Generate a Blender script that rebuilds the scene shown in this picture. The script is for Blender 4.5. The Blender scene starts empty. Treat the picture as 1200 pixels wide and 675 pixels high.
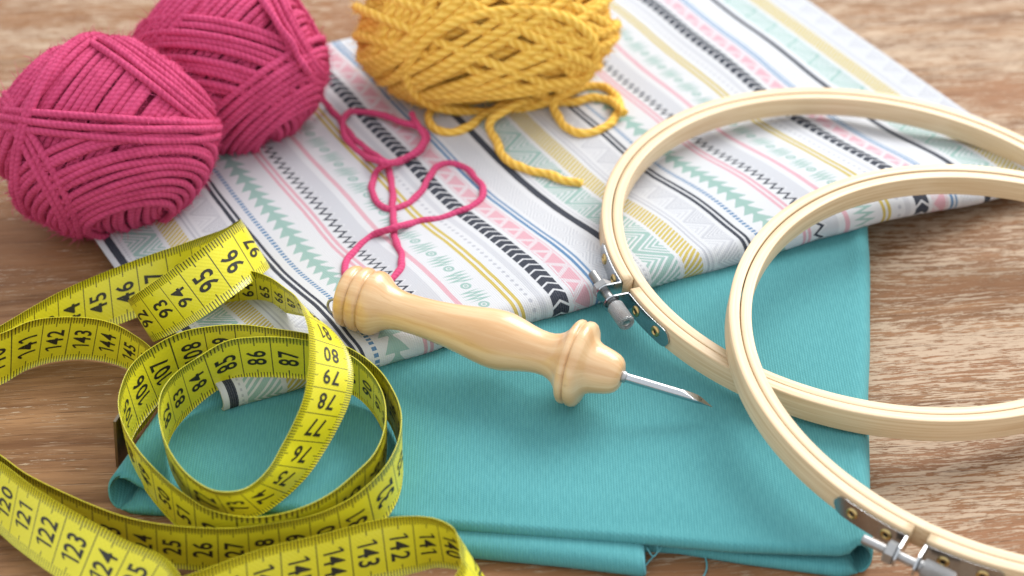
import bpy, bmesh, math, random
import numpy as np
from mathutils import Vector
random.seed(7); RNG = np.random.default_rng(7)
C = bpy.context.scene.collection
S = 0.01                                    # the script works in centimetres, the scene is in metres
R_ = math.radians

# ------------------------------------------------------------------ camera
F_PX = 70/36*1200
PITCH = R_(37.0); DIST = 71.0
_c, _s = math.cos(PITCH), math.sin(PITCH)
FWD = np.array([0, _c, -_s]); RIGHT = np.array([1.0, 0, 0]); UP = np.array([0, _s, _c])
CAM = -FWD*DIST

def ray(x, y):
    d = FWD*F_PX + RIGHT*(x-600) - UP*(y-337.5)
    return d/np.linalg.norm(d)
def px(x, y, z=0.0):
    d = ray(x, y)
    return CAM + d*((z-CAM[2])/d[2])
def ss(a, b, x):
    t = np.clip((x-a)/(b-a), 0, 1)
    return t*t*(3-2*t)

# ------------------------------------------------------------------ cloth heights (cm)
LD = np.array([math.cos(R_(-60)), math.sin(R_(-60))])      # direction the printed stripes run towards the front
F0 = np.array([-9.25, -8.05]); F1 = np.array([18.9, 5.05])
FE = (F1-F0)/np.linalg.norm(F1-F0)
FN = np.array([-FE[1], FE[0]])                              # away from the front edge

def print_top(x, y):
    d = (x-F0[0])*FN[0] + (y-F0[1])*FN[1]
    u = (x-F0[0])*FE[0] + (y-F0[1])*FE[1]
    z = 1.82 - 0.80*ss(1.5, 8.0, d) - 1.08*ss(25.0, 32.0, u)
    z = z - 0.60*ss(3.5, 11.0, d)*ss(9.0, 1.0, u+0.35*d)
    z = z + 0.05*np.sin(0.55*u+0.4*d)*ss(0, 2, d) + 0.035*np.sin(1.1*d-0.5*u+1.0)*ss(0, 2, d)
    return np.maximum(z, 0.18)
def print_bottom(u):
    return 1.02 - 0.42*ss(25.2, 29.5, u)
TEAL_TOP = 0.98
def on_print(x, y):
    d = (x-F0[0])*FN[0] + (y-F0[1])*FN[1]
    side = (x-F0[0])*math.cos(R_(30)) + (y-F0[1])*math.sin(R_(30))
    return d > -0.15 and side > 0
def surf(x, y):
    if on_print(x, y): return float(print_top(x, y))
    if -12.0 < x < 11.5 and y > -13.2 - 0.12*(x+0) and y < 3: return TEAL_TOP
    return 0.0
def on(x, y, lift=0.0):
    z = 1.0
    for _ in range(6):
        p = px(x, y, z+lift); z = 0.5*z + 0.5*surf(p[0], p[1])
    return px(x, y, z+lift)

# ------------------------------------------------------------------ object helpers
def tag(o, label=None, cat=None, group=None, kind=None):
    if label: o['label'] = label
    if cat: o['category'] = cat
    if group: o['group'] = group
    if kind: o['kind'] = kind
    return o
def empty(name, loc=(0, 0, 0)):
    o = bpy.data.objects.new(name, None); C.objects.link(o)
    o.empty_display_size = 0.01
    o.location = (loc[0]*S, loc[1]*S, loc[2]*S)
    return o
def mesh_obj(name, verts, faces, mats, parent=None, uvs=None, smooth=True, matidx=None, origin=(0, 0, 0)):
    """verts in cm, world coordinates; origin = the parent's base in cm"""
    v = (np.asarray(verts, float) - np.asarray(origin, float))*S
    me = bpy.data.meshes.new(name)
    me.from_pydata(v.tolist(), [], [tuple(int(i) for i in f) for f in faces])
    if not isinstance(mats, (list, tuple)): mats = [mats]
    for m in mats: me.materials.append(m)
    if matidx is not None: me.polygons.foreach_set('material_index', np.asarray(matidx, np.int32))
    if uvs is not None:
        uvl = me.uv_layers.new(name='UVMap')
        li = np.empty(len(me.loops), np.int32); me.loops.foreach_get('vertex_index', li)
        uvs = np.asarray(uvs, float)
        uvl.data.foreach_set('uv', (uvs if len(uvs) == len(li) and len(uvs) != len(v) else uvs[li]).ravel())
    if smooth: me.polygons.foreach_set('use_smooth', np.ones(len(me.polygons), bool))
    me.update(); me.validate()
    o = bpy.data.objects.new(name, me); C.objects.link(o)
    if parent is not None: o.parent = parent
    return o
def grid_faces(n, m, closed_n=False, closed_m=False, base=0):
    out = []
    for i in range(n if closed_n else n-1):
        i2 = (i+1) % n
        for j in range(m if closed_m else m-1):
            j2 = (j+1) % m
            out.append((base+i*m+j, base+i2*m+j, base+i2*m+j2, base+i*m+j2))
    return out
def catmull(P, n_per=12, closed=False):
    P = np.asarray(P, float); N = len(P); out = []
    rng = range(N if closed else N-1)
    for i in rng:
        if closed: p0, p1, p2, p3 = P[(i-1) % N], P[i], P[(i+1) % N], P[(i+2) % N]
        else: p0, p1, p2, p3 = P[max(i-1, 0)], P[i], P[i+1], P[min(i+2, N-1)]
        for k in range(n_per):
            t = k/n_per
            out.append(0.5*((2*p1)+(-p0+p2)*t+(2*p0-5*p1+4*p2-p3)*t*t+(-p0+3*p1-3*p2+p3)*t**3))
    if not closed: out.append(P[-1])
    return np.array(out)
def resample(P, step):
    d = np.r_[0, np.cumsum(np.linalg.norm(np.diff(P, axis=0), axis=1))]
    n = max(2, int(d[-1]/step)+1); t = np.linspace(0, d[-1], n)
    return np.stack([np.interp(t, d, P[:, k]) for k in range(3)], 1)

# ------------------------------------------------------------------ node helpers
class Mat:
    def __init__(self, name):
        self.m = bpy.data.materials.new(name); self.m.use_nodes = True
        self.t = self.m.node_tree; self.n = self.t.nodes; self.l = self.t.links
        self.b = self.n['Principled BSDF']
    def node(self, typ, **kw):
        nd = self.n.new(typ)
        for k, v in kw.items(): setattr(nd, k, v)
        return nd
    def put(self, sock, v):
        if isinstance(v, E): v = v.s
        if isinstance(v, bpy.types.NodeSocket): self.l.new(v, sock)
        else: sock.default_value = v
    def set(self, **kw):
        for k, v in kw.items(): self.put(self.b.inputs['Specular IOR Level' if k == 'SPEC' else k.replace('_', ' ')], v)
    def math(self, op, a, b=None, c=None):
        nd = self.node('ShaderNodeMath', operation=op)
        for i, v in enumerate((a, b, c)):
            if v is not None: self.put(nd.inputs[i], v)
        return E(self, nd.outputs[0])
    def coords(self, kind='Object', scale=(1, 1, 1), rot=(0, 0, 0), loc=(0, 0, 0)):
        tc = self.node('ShaderNodeTexCoord'); mp = self.node('ShaderNodeMapping')
        self.l.new(tc.outputs[kind], mp.inputs['Vector'])
        mp.inputs['Scale'].default_value = scale; mp.inputs['Rotation'].default_value = rot; mp.inputs['Location'].default_value = loc
        return mp.outputs['Vector']
    def noise(self, vec, scale=1.0, detail=4.0, rough=0.55, dist=0.0):
        nd = self.node('ShaderNodeTexNoise')
        self.put(nd.inputs['Vector'], vec); nd.inputs['Scale'].default_value = scale
        nd.inputs['Detail'].default_value = detail; nd.inputs['Roughness'].default_value = rough; nd.inputs['Distortion'].default_value = dist
        return E(self, nd.outputs['Fac'])
    def ramp(self, f, a, b):        # smooth 0..1
        nd = self.node('ShaderNodeMapRange', interpolation_type='SMOOTHSTEP')
        self.put(nd.inputs['Value'], f); nd.inputs['From Min'].default_value = a; nd.inputs['From Max'].default_value = b
        return E(self, nd.outputs['Result'])
    def mix(self, f, a, b):
        nd = self.node('ShaderNodeMix', data_type='RGBA')
        self.put(nd.inputs[0], f)
        for sock, v in ((nd.inputs[6], a), (nd.inputs[7], b)):
            if isinstance(v, tuple) and len(v) == 3: v = (*v, 1)
            self.put(sock, v)
        return nd.outputs[2]
    def bump(self, h, strength=0.5, dist=0.0005, normal=None):
        nd = self.node('ShaderNodeBump')
        self.put(nd.inputs['Height'], h); nd.inputs['Strength'].default_value = strength; nd.inputs['Distance'].default_value = dist
        if normal is not None: self.l.new(normal, nd.inputs['Normal'])
        return nd.outputs['Normal']
    def uv(self):
        tc = self.node('ShaderNodeTexCoord'); sp = self.node('ShaderNodeSeparateXYZ')
        self.l.new(tc.outputs['UV'], sp.inputs[0])
        return E(self, sp.outputs[0]), E(self, sp.outputs[1])
    def vec(self, x, y, z=0.0):
        nd = self.node('ShaderNodeCombineXYZ')
        for i, v in enumerate((x, y, z)): self.put(nd.inputs[i], v)
        return nd.outputs[0]
class E:
    def __init__(self, M, s): self.M, self.s = M, s
    def _o(self, op, b): return self.M.math(op, self, b)
    def __add__(self, b): return self._o('ADD', b)
    __radd__ = __add__
    def __sub__(self, b): return self._o('SUBTRACT', b)
    def __rsub__(self, b): return self.M.math('SUBTRACT', b, self)
    def __mul__(self, b): return self._o('MULTIPLY', b)
    __rmul__ = __mul__
    def __truediv__(self, b): return self._o('DIVIDE', b)
    def __lt__(self, b): return self._o('LESS_THAN', b)
    def __gt__(self, b): return self._o('GREATER_THAN', b)
    def frac(self): return self.M.math('FRACT', self)
    def floor(self): return self.M.math('FLOOR', self)
    def abs(self): return self.M.math('ABSOLUTE', self)
    def sin(self): return self.M.math('SINE', self)
    def sqrt(self): return self.M.math('SQRT', self)
    def min(self, b): return self._o('MINIMUM', b)
    def max(self, b): return self._o('MAXIMUM', b)
    def tri(self): return ((self.frac()*2.0)-1.0).abs()          # 1 at integers, 0 at halves
    def band(self, c, w): return (self-c).abs() < w/2

# ------------------------------------------------------------------ materials
def mat_plain(name, col, rough=0.5, metal=0.0, **kw):
    M = Mat(name); M.set(Base_Color=(*col, 1), Roughness=rough, Metallic=metal, **kw); return M.m

def mat_table():
    M = Mat('limed_wood')
    g = 0.10
    v0 = M.coords('Object', (100, 100, 100), (0, 0, -g))
    sp = M.node('ShaderNodeSeparateXYZ'); M.l.new(v0, sp.inputs[0])
    x, y = E(M, sp.outputs[0]), E(M, sp.outputs[1])
    wob = (M.noise(M.vec(x*0.05, y*0.10), 1.0, 2)-0.5)*2.2
    yy = y+wob
    broad = M.noise(M.vec(x*0.035, yy*0.22, 3.0), 1.0, 3)
    grain = M.noise(M.vec(x*0.10, yy*1.5, 1.0), 1.0, 6, 0.6)
    fine = M.noise(M.vec(x*0.55, yy*15.0, 5.0), 1.0, 5, 0.65)
    col = M.mix(M.ramp(grain, 0.30, 0.72), (0.150, 0.066, 0.026), (0.335, 0.178, 0.082))
    col = M.mix(M.ramp(broad, 0.40, 0.68), col, (0.265, 0.122, 0.053))
    # lime wax left in the open grain: ragged elongated flakes
    fl = M.noise(M.vec(x*0.60, yy*6.6, 9.0), 1.0, 8, 0.66, 0.25)
    fl2 = M.noise(M.vec(x*2.4, yy*17.0, 2.0), 1.0, 6, 0.7)
    big = M.noise(M.vec(x*0.060, yy*0.30, 7.0), 1.0, 3)
    right = M.ramp(x, -14.0, 12.0)
    back = M.ramp(y, -2.0, 18.0)
    amt = fl*0.58 + fl2*0.42 + (big-0.5)*0.34 + (right.max(back)-0.78)*0.09 + back*0.010
    mask = M.ramp(amt, 0.514, 0.538)
    col = M.mix(mask*0.72, col, (0.520, 0.400, 0.285))
    thin = M.ramp(fine, 0.56, 0.66)
    col = M.mix(thin*0.38, col, (0.490, 0.355, 0.240))
    pores = M.ramp(M.noise(M.vec(x*0.50, yy*20.0, 11.0), 1.0, 4, 0.6), 0.41, 0.35)
    col = M.mix(pores*0.6, col, (0.075, 0.032, 0.016))
    knot = M.ramp(M.noise(M.vec(x*0.5, yy*0.9, 21.0), 1.0, 2), 0.80, 0.86)
    col = M.mix(knot, col, (0.05, 0.022, 0.012))
    h = fine*0.5 + mask*0.35 - pores*0.7 + grain*0.4
    M.set(Base_Color=col, Roughness=0.60, SPEC=0.22, Normal=M.bump(h, 0.5, 0.0006))
    return M.m

def weave(M, uc, vc, scale_u, scale_v, amp=0.5, sl=0.9):
    """ribbed canvas in cm coordinates: ribs run along v"""
    j = M.noise(M.vec(uc*2.0, vc*0.25), 1.0, 3)
    ribs = ((uc+(j-0.5)*0.06)*scale_u*6.2832).sin()*0.5+0.5
    cross = (vc*scale_v*6.2832+(uc*scale_u).floor()*3.1416).sin()*0.5+0.5
    slub = M.noise(M.vec(uc*14.0, vc*2.2), 1.0, 4, 0.6)
    return ribs*0.50 + cross*0.38 + slub*sl, slub, ribs

def mat_teal():
    M = Mat('teal_cotton')
    u, v = M.uv()
    h, slub, ribs = weave(M, u, v, 11.5, 12.0, sl=0.28)
    col = M.mix(M.ramp(slub, 0.28, 0.74), (0.082, 0.300, 0.318), (0.104, 0.350, 0.366))
    col = M.mix(ribs*0.26, col, (0.030, 0.195, 0.225))
    M.set(Base_Color=col, Roughness=0.85, Normal=M.bump(h, 0.55, 0.00035), Sheen_Weight=0.08, Sheen_Roughness=0.5, SPEC=0.15)
    return M.m

PERIOD = 14.6
def mat_print():
    M = Mat('printed_cotton')
    U, V = M.uv()
    wob = (M.noise(M.vec(U*0.9, V*0.9), 1.0, 2)-0.5)*0.05
    u = ((U+wob)/PERIOD).frac()*PERIOD
    v = V + wob
    n1 = M.noise(M.vec(U*22, V*22), 1.0, 2)
    white = (0.555, 0.565, 0.585); navy = (0.011, 0.016, 0.030); sage = (0.250, 0.385, 0.350)
    gold = (0.46, 0.355, 0.065); grey = (0.375, 0.385, 0.425); pink = (0.550, 0.270, 0.320); blue = (0.045, 0.155, 0.310); pale = (0.445, 0.455, 0.49)
    layers = []
    def L(mask, col, k=1.0): layers.append((mask, col, k))
    inb = lambda a, b: (u > a)*(u < b)
    # navy line with a row of small grey dashes beside it
    L(u.band(0.36, 0.30), navy)
    L(u.band(0.66, 0.07)*((v/0.16).frac() < 0.5), grey)
    # sage nested zigzag triangles
    tz = (v/1.5).tri()
    ph = ((u-0.85)/1.10) - tz
    L(inb(0.82, 1.98)*(((ph.abs()*4.0).frac()) < 0.56)*((ph.abs()) < 0.98), sage)
    # gold hatching
    L(inb(2.14, 2.86)*(((u*0.75+v)/0.185).frac() < 0.62), gold)
    L(u.band(3.07, 0.07), grey); L(u.band(3.24, 0.09), pale)
    # grey hatched triangles
    tg = (v/1.15).tri(); pg = (u-3.42)/0.92 - tg
    L(inb(3.42, 4.34)*((pg*5.0).frac() < 0.5)*(pg > 0.0), grey, 0.85)
    L(inb(3.42, 4.34)*((pg*-3.2).frac() < 0.42)*(pg < 0.0), pale, 0.8)
    # double navy line
    L(u.band(4.60, 0.15), navy); L(u.band(4.82, 0.12), navy)
    # blue dashes
    L(u.band(5.25, 0.17)*((v/0.19).frac() < 0.60), blue, 0.95)
    # sage trees
    q = (v/0.56).frac()
    L(((u-5.98).abs() < (q*0.40+0.06))*(q < 0.93), sage)
    L((u-5.98).abs() < 0.09, sage)
    # pink double line
    L(u.band(6.98, 0.13), pink, 0.9); L(u.band(7.20, 0.13), pink, 0.9)
    # navy zigzag on the edge of a grey band
    z = ((v/0.40).tri()-0.5)*0.36
    L((u > (z+7.62))*(u < 8.42), pale, 0.85)
    L((u-(z+7.60)).abs() < 0.085, navy)
    L((u-(z+7.74)).abs() < 0.045, white)
    # pink band
    L(u.band(8.78, 0.19), pink, 0.85)
    # sage scribbles and ringed dots
    w = (v/1.25).frac()*1.25
    sc = ((v/0.20).tri()-0.5)*0.56
    L(((u-(sc+9.50)).abs() < 0.19)*((w-0.40).abs() < 0.33), sage)
    du = u-9.50; dv = w-1.0; rr = (du*du+dv*dv).sqrt()
    L((rr < 0.19)*(rr > 0.10), sage); L(rr < 0.06, sage)
    # gold double line
    L(u.band(10.33, 0.13), gold); L(u.band(10.56, 0.13), gold)
    # small grey dots, pale band
    dv2 = (v/0.3).frac()*0.3-0.15; du2 = u-10.98
    L((dv2*dv2+du2*du2).sqrt() < 0.07, grey)
    L(u.band(11.32, 0.24), pale, 0.8)
    # navy arrow band
    ca = (u-11.95).abs()
    L((ca < 0.295)*(((v-ca*0.62)/0.41).frac() < 0.79), navy)
    # pink triangles, outlined
    tp = (v/1.02).tri()*0.9-0.10; pp = (u-12.40)/0.78
    k = pp - tp
    d = (k.min((1.0-pp)*0.95)).max((k*-1.0).min(pp*0.95))
    L((pp > 0.0)*(pp < 1.0)*(d > 0.045)*(d < 0.10), pink, 0.70)
    L((pp > 0.0)*(pp < 1.0)*(d > 0.165), pink, 0.88)
    # blue double line
    L(u.band(13.33, 0.12), blue, 0.95); L(u.band(13.53, 0.10), blue, 0.85)
    # pale grey geometric motif
    tm = (v/1.35).tri(); pm = (u-14.14).abs()*1.7 + (tm*0.8)
    L(inb(13.74, 14.56)*((pm*4.2).frac() < 0.46), grey, 0.62)
    L(u.band(14.68, 0.05)*((v/0.14).frac() < 0.5), grey, 0.7)
    col = (*white, 1)
    wear = n1*0.22+0.86
    for mask, c, k in layers:
        col = M.mix((mask*wear*k), col, c)
    h, slub, ribs = weave(M, U, V, 13.0, 12.0)
    col = M.mix(ribs*0.10, col, (0.45, 0.46, 0.50))
    M.set(Base_Color=col, Roughness=0.85, Normal=M.bump(h, 0.40, 0.0003), SPEC=0.10)
    return M.m

TAPE_W = 1.93
def mat_tape():
    M = Mat('yellow_tape')
    s, b = M.uv()                      # both in cm
    e = b.min(TAPE_W-b)                # distance from the nearer edge
    mm = ((s*10.0+0.5).frac()-0.5).abs() < 0.17
    half = ((s*2.0+0.5).frac()-0.5).abs() < 0.038
    cm = ((s+0.5).frac()-0.5).abs() < 0.018
    ink = (mm*(e < 0.27)).max(half*(e < 0.40)).max(cm)
    var = M.noise(M.vec(s*0.7, b*2.0), 1.0, 3)
    base = M.mix(var, (0.640, 0.585, 0.012), (0.730, 0.665, 0.022))
    col = M.mix(ink*0.93, base, (0.022, 0.022, 0.012))
    web = (s*40.0).sin()*(b*40.0).sin()
    M.set(Base_Color=col, Roughness=0.36, Normal=M.bump(web+M.noise(M.vec(s*3, b*3), 1.0, 3)*2.0, 0.10, 0.0003))
    M.b.inputs['Specular IOR Level'].default_value = 0.6
    return M.m

def mat_yarn(name, dark, light, k, plies=3.0, rel=1.0):
    M = Mat(name)
    s, t = M.uv()                      # s = length in cm, t = 0..1 around
    tw = ((t*plies - s*k)*6.2832).sin()*0.5+0.5
    fib = M.noise(M.vec(s*14.0, t*12.0-s*3.0), 1.0, 4, 0.7)
    o = M.coords('Object', (100, 100, 100))
    var = M.noise(o, 0.9, 3)
    f = tw*(0.50*rel)+fib*0.32+var*0.28+0.5*(1-rel)*0.5
    col = M.mix(M.ramp(f, 0.10, 0.95), dark, light)
    M.set(Base_Color=col, Roughness=0.9, Normal=M.bump(tw*(0.9*rel)+fib*0.7, 0.60, 0.0005), Sheen_Weight=0.35, Sheen_Roughness=0.4)
    M.put(M.b.inputs['Sheen Tint'], (*light, 1))
    return M.m

def mat_ring():
    M = Mat('pale_hoop_wood')
    s, b = M.uv()
    g = M.noise(M.vec(s*0.18, b*9.0), 1.0, 5, 0.6)
    g2 = M.noise(M.vec(s*0.9, b*26.0, 4.0), 1.0, 3)
    blotch = M.noise(M.vec(s*0.35, b*0.8, 8.0), 1.0, 2)
    col = M.mix(M.ramp(g, 0.32, 0.70), (0.585, 0.415, 0.235), (0.735, 0.580, 0.375))
    col = M.mix(M.ramp(g2, 0.60, 0.72)*0.16, col, (0.46, 0.29, 0.14))
    col = M.mix(M.ramp(blotch, 0.55, 0.8)*0.30, col, (0.80, 0.66, 0.47))
    M.set(Base_Color=col, Roughness=0.42, Normal=M.bump(g+g2*0.6, 0.16, 0.0003))
    return M.m

def mat_handle():
    M = Mat('varnished_beech')
    o = M.coords('UV', (1, 1, 1)); sp = M.node('ShaderNodeSeparateXYZ'); M.l.new(o, sp.inputs[0])
    s, t = E(M, sp.outputs[0]), E(M, sp.outputs[1])
    a = (t*6.2832)
    cx, sx = M.math('COSINE', a), a.sin()
    g = M.noise(M.vec(s*0.22, cx*2.6, sx*2.6), 1.0, 5, 0.6)
    ray_ = M.noise(M.vec(s*1.8, cx*11.0, sx*11.0), 1.0, 3)
    col = M.mix(M.ramp(g, 0.33, 0.68), (0.65, 0.375, 0.170), (0.78, 0.53, 0.295))
    col = M.mix(M.ramp(ray_, 0.60, 0.75)*0.35, col, (0.50, 0.27, 0.10))
    M.set(Base_Color=col, Roughness=0.33, Normal=M.bump(g+ray_*0.3, 0.05, 0.0003), Coat_Weight=0.30, Coat_Roughness=0.12)
    return M.m

def mat_steel(name='brushed_steel', col=(0.62, 0.63, 0.64), rough=0.28, knurl=False):
    M = Mat(name)
    n = M.noise(M.coords('Object', (900, 900, 900)), 1.0, 4)
    kw = {}
    if knurl:
        s, t = M.uv()
        k = ((s*16.0+t*16.0).tri()).min((s*16.0-t*16.0).tri())
        kw['Normal'] = M.bump(k, 0.9, 0.0005)
    else:
        kw['Normal'] = M.bump(n, 0.12, 0.0002)
    M.set(Base_Color=M.mix(n, tuple(c*0.82 for c in col), col), Metallic=1.0, Roughness=rough, **kw)
    return M.m

MT = dict(table=mat_table(), teal=mat_teal(), cloth=mat_print(), tape=mat_tape(), ring=mat_ring(), handle=mat_handle(),
          ink=mat_plain('tape_ink', (0.018, 0.017, 0.010), 0.45),
          steel=mat_steel(rough=0.20, col=(0.52,0.54,0.56)), screw=mat_steel('zinc_screw', (0.44, 0.44, 0.44), 0.46), knurl=mat_steel('knurled_zinc', (0.50, 0.50, 0.50), 0.42, True),
          brass=mat_steel('brass_rivet', (0.62, 0.46, 0.20), 0.30), tip=mat_steel('dull_tip', (0.30, 0.25, 0.19), 0.42),
          hole=mat_plain('rivet_hole', (0.03, 0.025, 0.02), 0.7),
          pink=mat_yarn('magenta_wool', (0.34, 0.013, 0.070), (0.74, 0.090, 0.235), 5.0, 2.0, 0.32),
          yellow=mat_yarn('mustard_wool', (0.68, 0.350, 0.024), (0.97, 0.65, 0.135), 2.5, 3.0, 0.8),
          pinkcore=mat_plain('magenta_core_shade', (0.22, 0.008, 0.045), 0.95), yellowcore=mat_plain('mustard_core_shade', (0.42, 0.19, 0.010), 0.95),  # wool colours darkened to paint the shade seen between strands
          thread=mat_plain('teal_thread', (0.10, 0.33, 0.36), 0.8))

# ------------------------------------------------------------------ tubes
def tube_data(P, rad, closed, sides=8, centre=None, s0=0.0):
    P = np.asarray(P, float); n = len(P)
    if closed: T = np.roll(P, -1, 0)-np.roll(P, 1, 0)
    else: T = np.gradient(P, axis=0)
    T /= np.linalg.norm(T, axis=1)[:, None]+1e-12
    if centre is not None:
        N = P-centre
        N -= (N*T).sum(1)[:, None]*T
    else:
        N = np.zeros_like(P); a = np.array([0, 0, 1.0])
        if abs(T[0]@a) > 0.9: a = np.array([1.0, 0, 0])
        v = a-(a@T[0])*T[0]
        for i in range(n):
            v = v-(v@T[i])*T[i]; v /= np.linalg.norm(v); N[i] = v
    N /= np.linalg.norm(N, axis=1)[:, None]+1e-12
    B = np.cross(T, N)
    rad = np.broadcast_to(np.asarray(rad, float), (n,))
    th = np.arange(sides)/sides*2*math.pi
    V = P[:, None, :]+rad[:, None, None]*(np.cos(th)[None, :, None]*N[:, None, :]+np.sin(th)[None, :, None]*B[:, None, :])
    seg = np.linalg.norm(np.diff(P, axis=0), axis=1)
    s = s0+np.r_[0, np.cumsum(seg)]
    slast = s[-1]+np.linalg.norm(P[0]-P[-1])
    faces, uv = [], []
    for i in range(n if closed else n-1):
        i2 = (i+1) % n; sa, sb = s[i], (slast if (closed and i2 == 0) else s[i2])
        for j in range(sides):
            j2 = (j+1) % sides; ta, tb = j/sides, (j+1)/sides
            faces.append((i*sides+j, i*sides+j2, i2*sides+j2, i2*sides+j)); uv += [(sa, ta), (sa, tb), (sb, tb), (sb, ta)]
    V = V.reshape(-1, 3)
    if not closed:
        for end, i in ((0, 0), (1, n-1)):
            f = tuple(i*sides+j for j in range(sides)); faces.append(f if end else f[::-1]); uv += [(s[i], 0.0)]*sides
    return V, faces, uv
def join(parts):
    V, Fc, UVs, base = [], [], [], 0
    for v, f, u in parts:
        V.append(v); Fc += [tuple(base+i for i in q) for q in f]; UVs += u; base += len(v)
    return np.concatenate(V), Fc, UVs
def lathe(profile, A, D, sides=48, cap=True):
    """profile: (distance along D from A, radius)"""
    D = np.asarray(D, float)/np.linalg.norm(D); a = np.array([0, 0, 1.0]); N = a-(a@D)*D
    if np.linalg.norm(N) < 0.1: N = np.array([1.0, 0, 0])-D[0]*D
    N /= np.linalg.norm(N); B = np.cross(D, N)
    th = np.arange(sides)/sides*2*math.pi
    V = np.array([[A+D*t+r*(math.cos(q)*N+math.sin(q)*B) for q in th] for t, r in profile]).reshape(-1, 3)
    F, uv = [], []
    L = np.r_[0, np.cumsum([math.hypot(profile[i+1][0]-profile[i][0], profile[i+1][1]-profile[i][1]) for i in range(len(profile)-1)])]
    for i in range(len(profile)-1):
        for j in range(sides):
            j2 = (j+1) % sides
            F.append((i*sides+j, (i+1)*sides+j, (i+1)*sides+j2, i*sides+j2))
            uv += [(L[i], j/sides), (L[i+1], j/sides), (L[i+1], (j+1)/sides), (L[i], (j+1)/sides)]
    if cap:
        F.append(tuple(j for j in range(sides))); uv += [(0, 0)]*sides
        k = (len(profile)-1)*sides
        F.append(tuple(k+j for j in reversed(range(sides)))); uv += [(L[-1], 0)]*sides
    return V, F, uv
def emit(name, data, mat, parent, origin, smooth=True):
    v, f, u = data
    o = mesh_obj(name, v, f, mat, parent, u, smooth, origin=origin)
    return o
def box_data(c, X, Y, Z, sx, sy, sz):
    c, X, Y, Z = map(lambda q: np.asarray(q, float), (c, X, Y, Z))
    V = np.array([c+X*sx*a+Y*sy*b+Z*sz*d for a in (-.5, .5) for b in (-.5, .5) for d in (-.5, .5)])
    F = [(0, 1, 3, 2), (4, 6, 7, 5), (0, 4, 5, 1), (2, 3, 7, 6), (0, 2, 6, 4), (1, 5, 7, 3)]
    return V, F, [(0, 0)]*24

# ------------------------------------------------------------------ table
def build_table():
    nx = 2
    V = [(-160, -70, 0), (160, -70, 0), (160, 150, 0), (-160, 150, 0), (-160, -70, -4), (160, -70, -4), (160, 150, -4), (-160, 150, -4)]
    Fc = [(0, 1, 2, 3), (7, 6, 5, 4), (0, 4, 5, 1), (1, 5, 6, 2), (2, 6, 7, 3), (3, 7, 4, 0)]
    o = mesh_obj('table', V, Fc, MT['table'], smooth=False)
    tag(o, 'brown wooden table top with pale limed grain under everything', 'table', kind='structure')
build_table()

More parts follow.
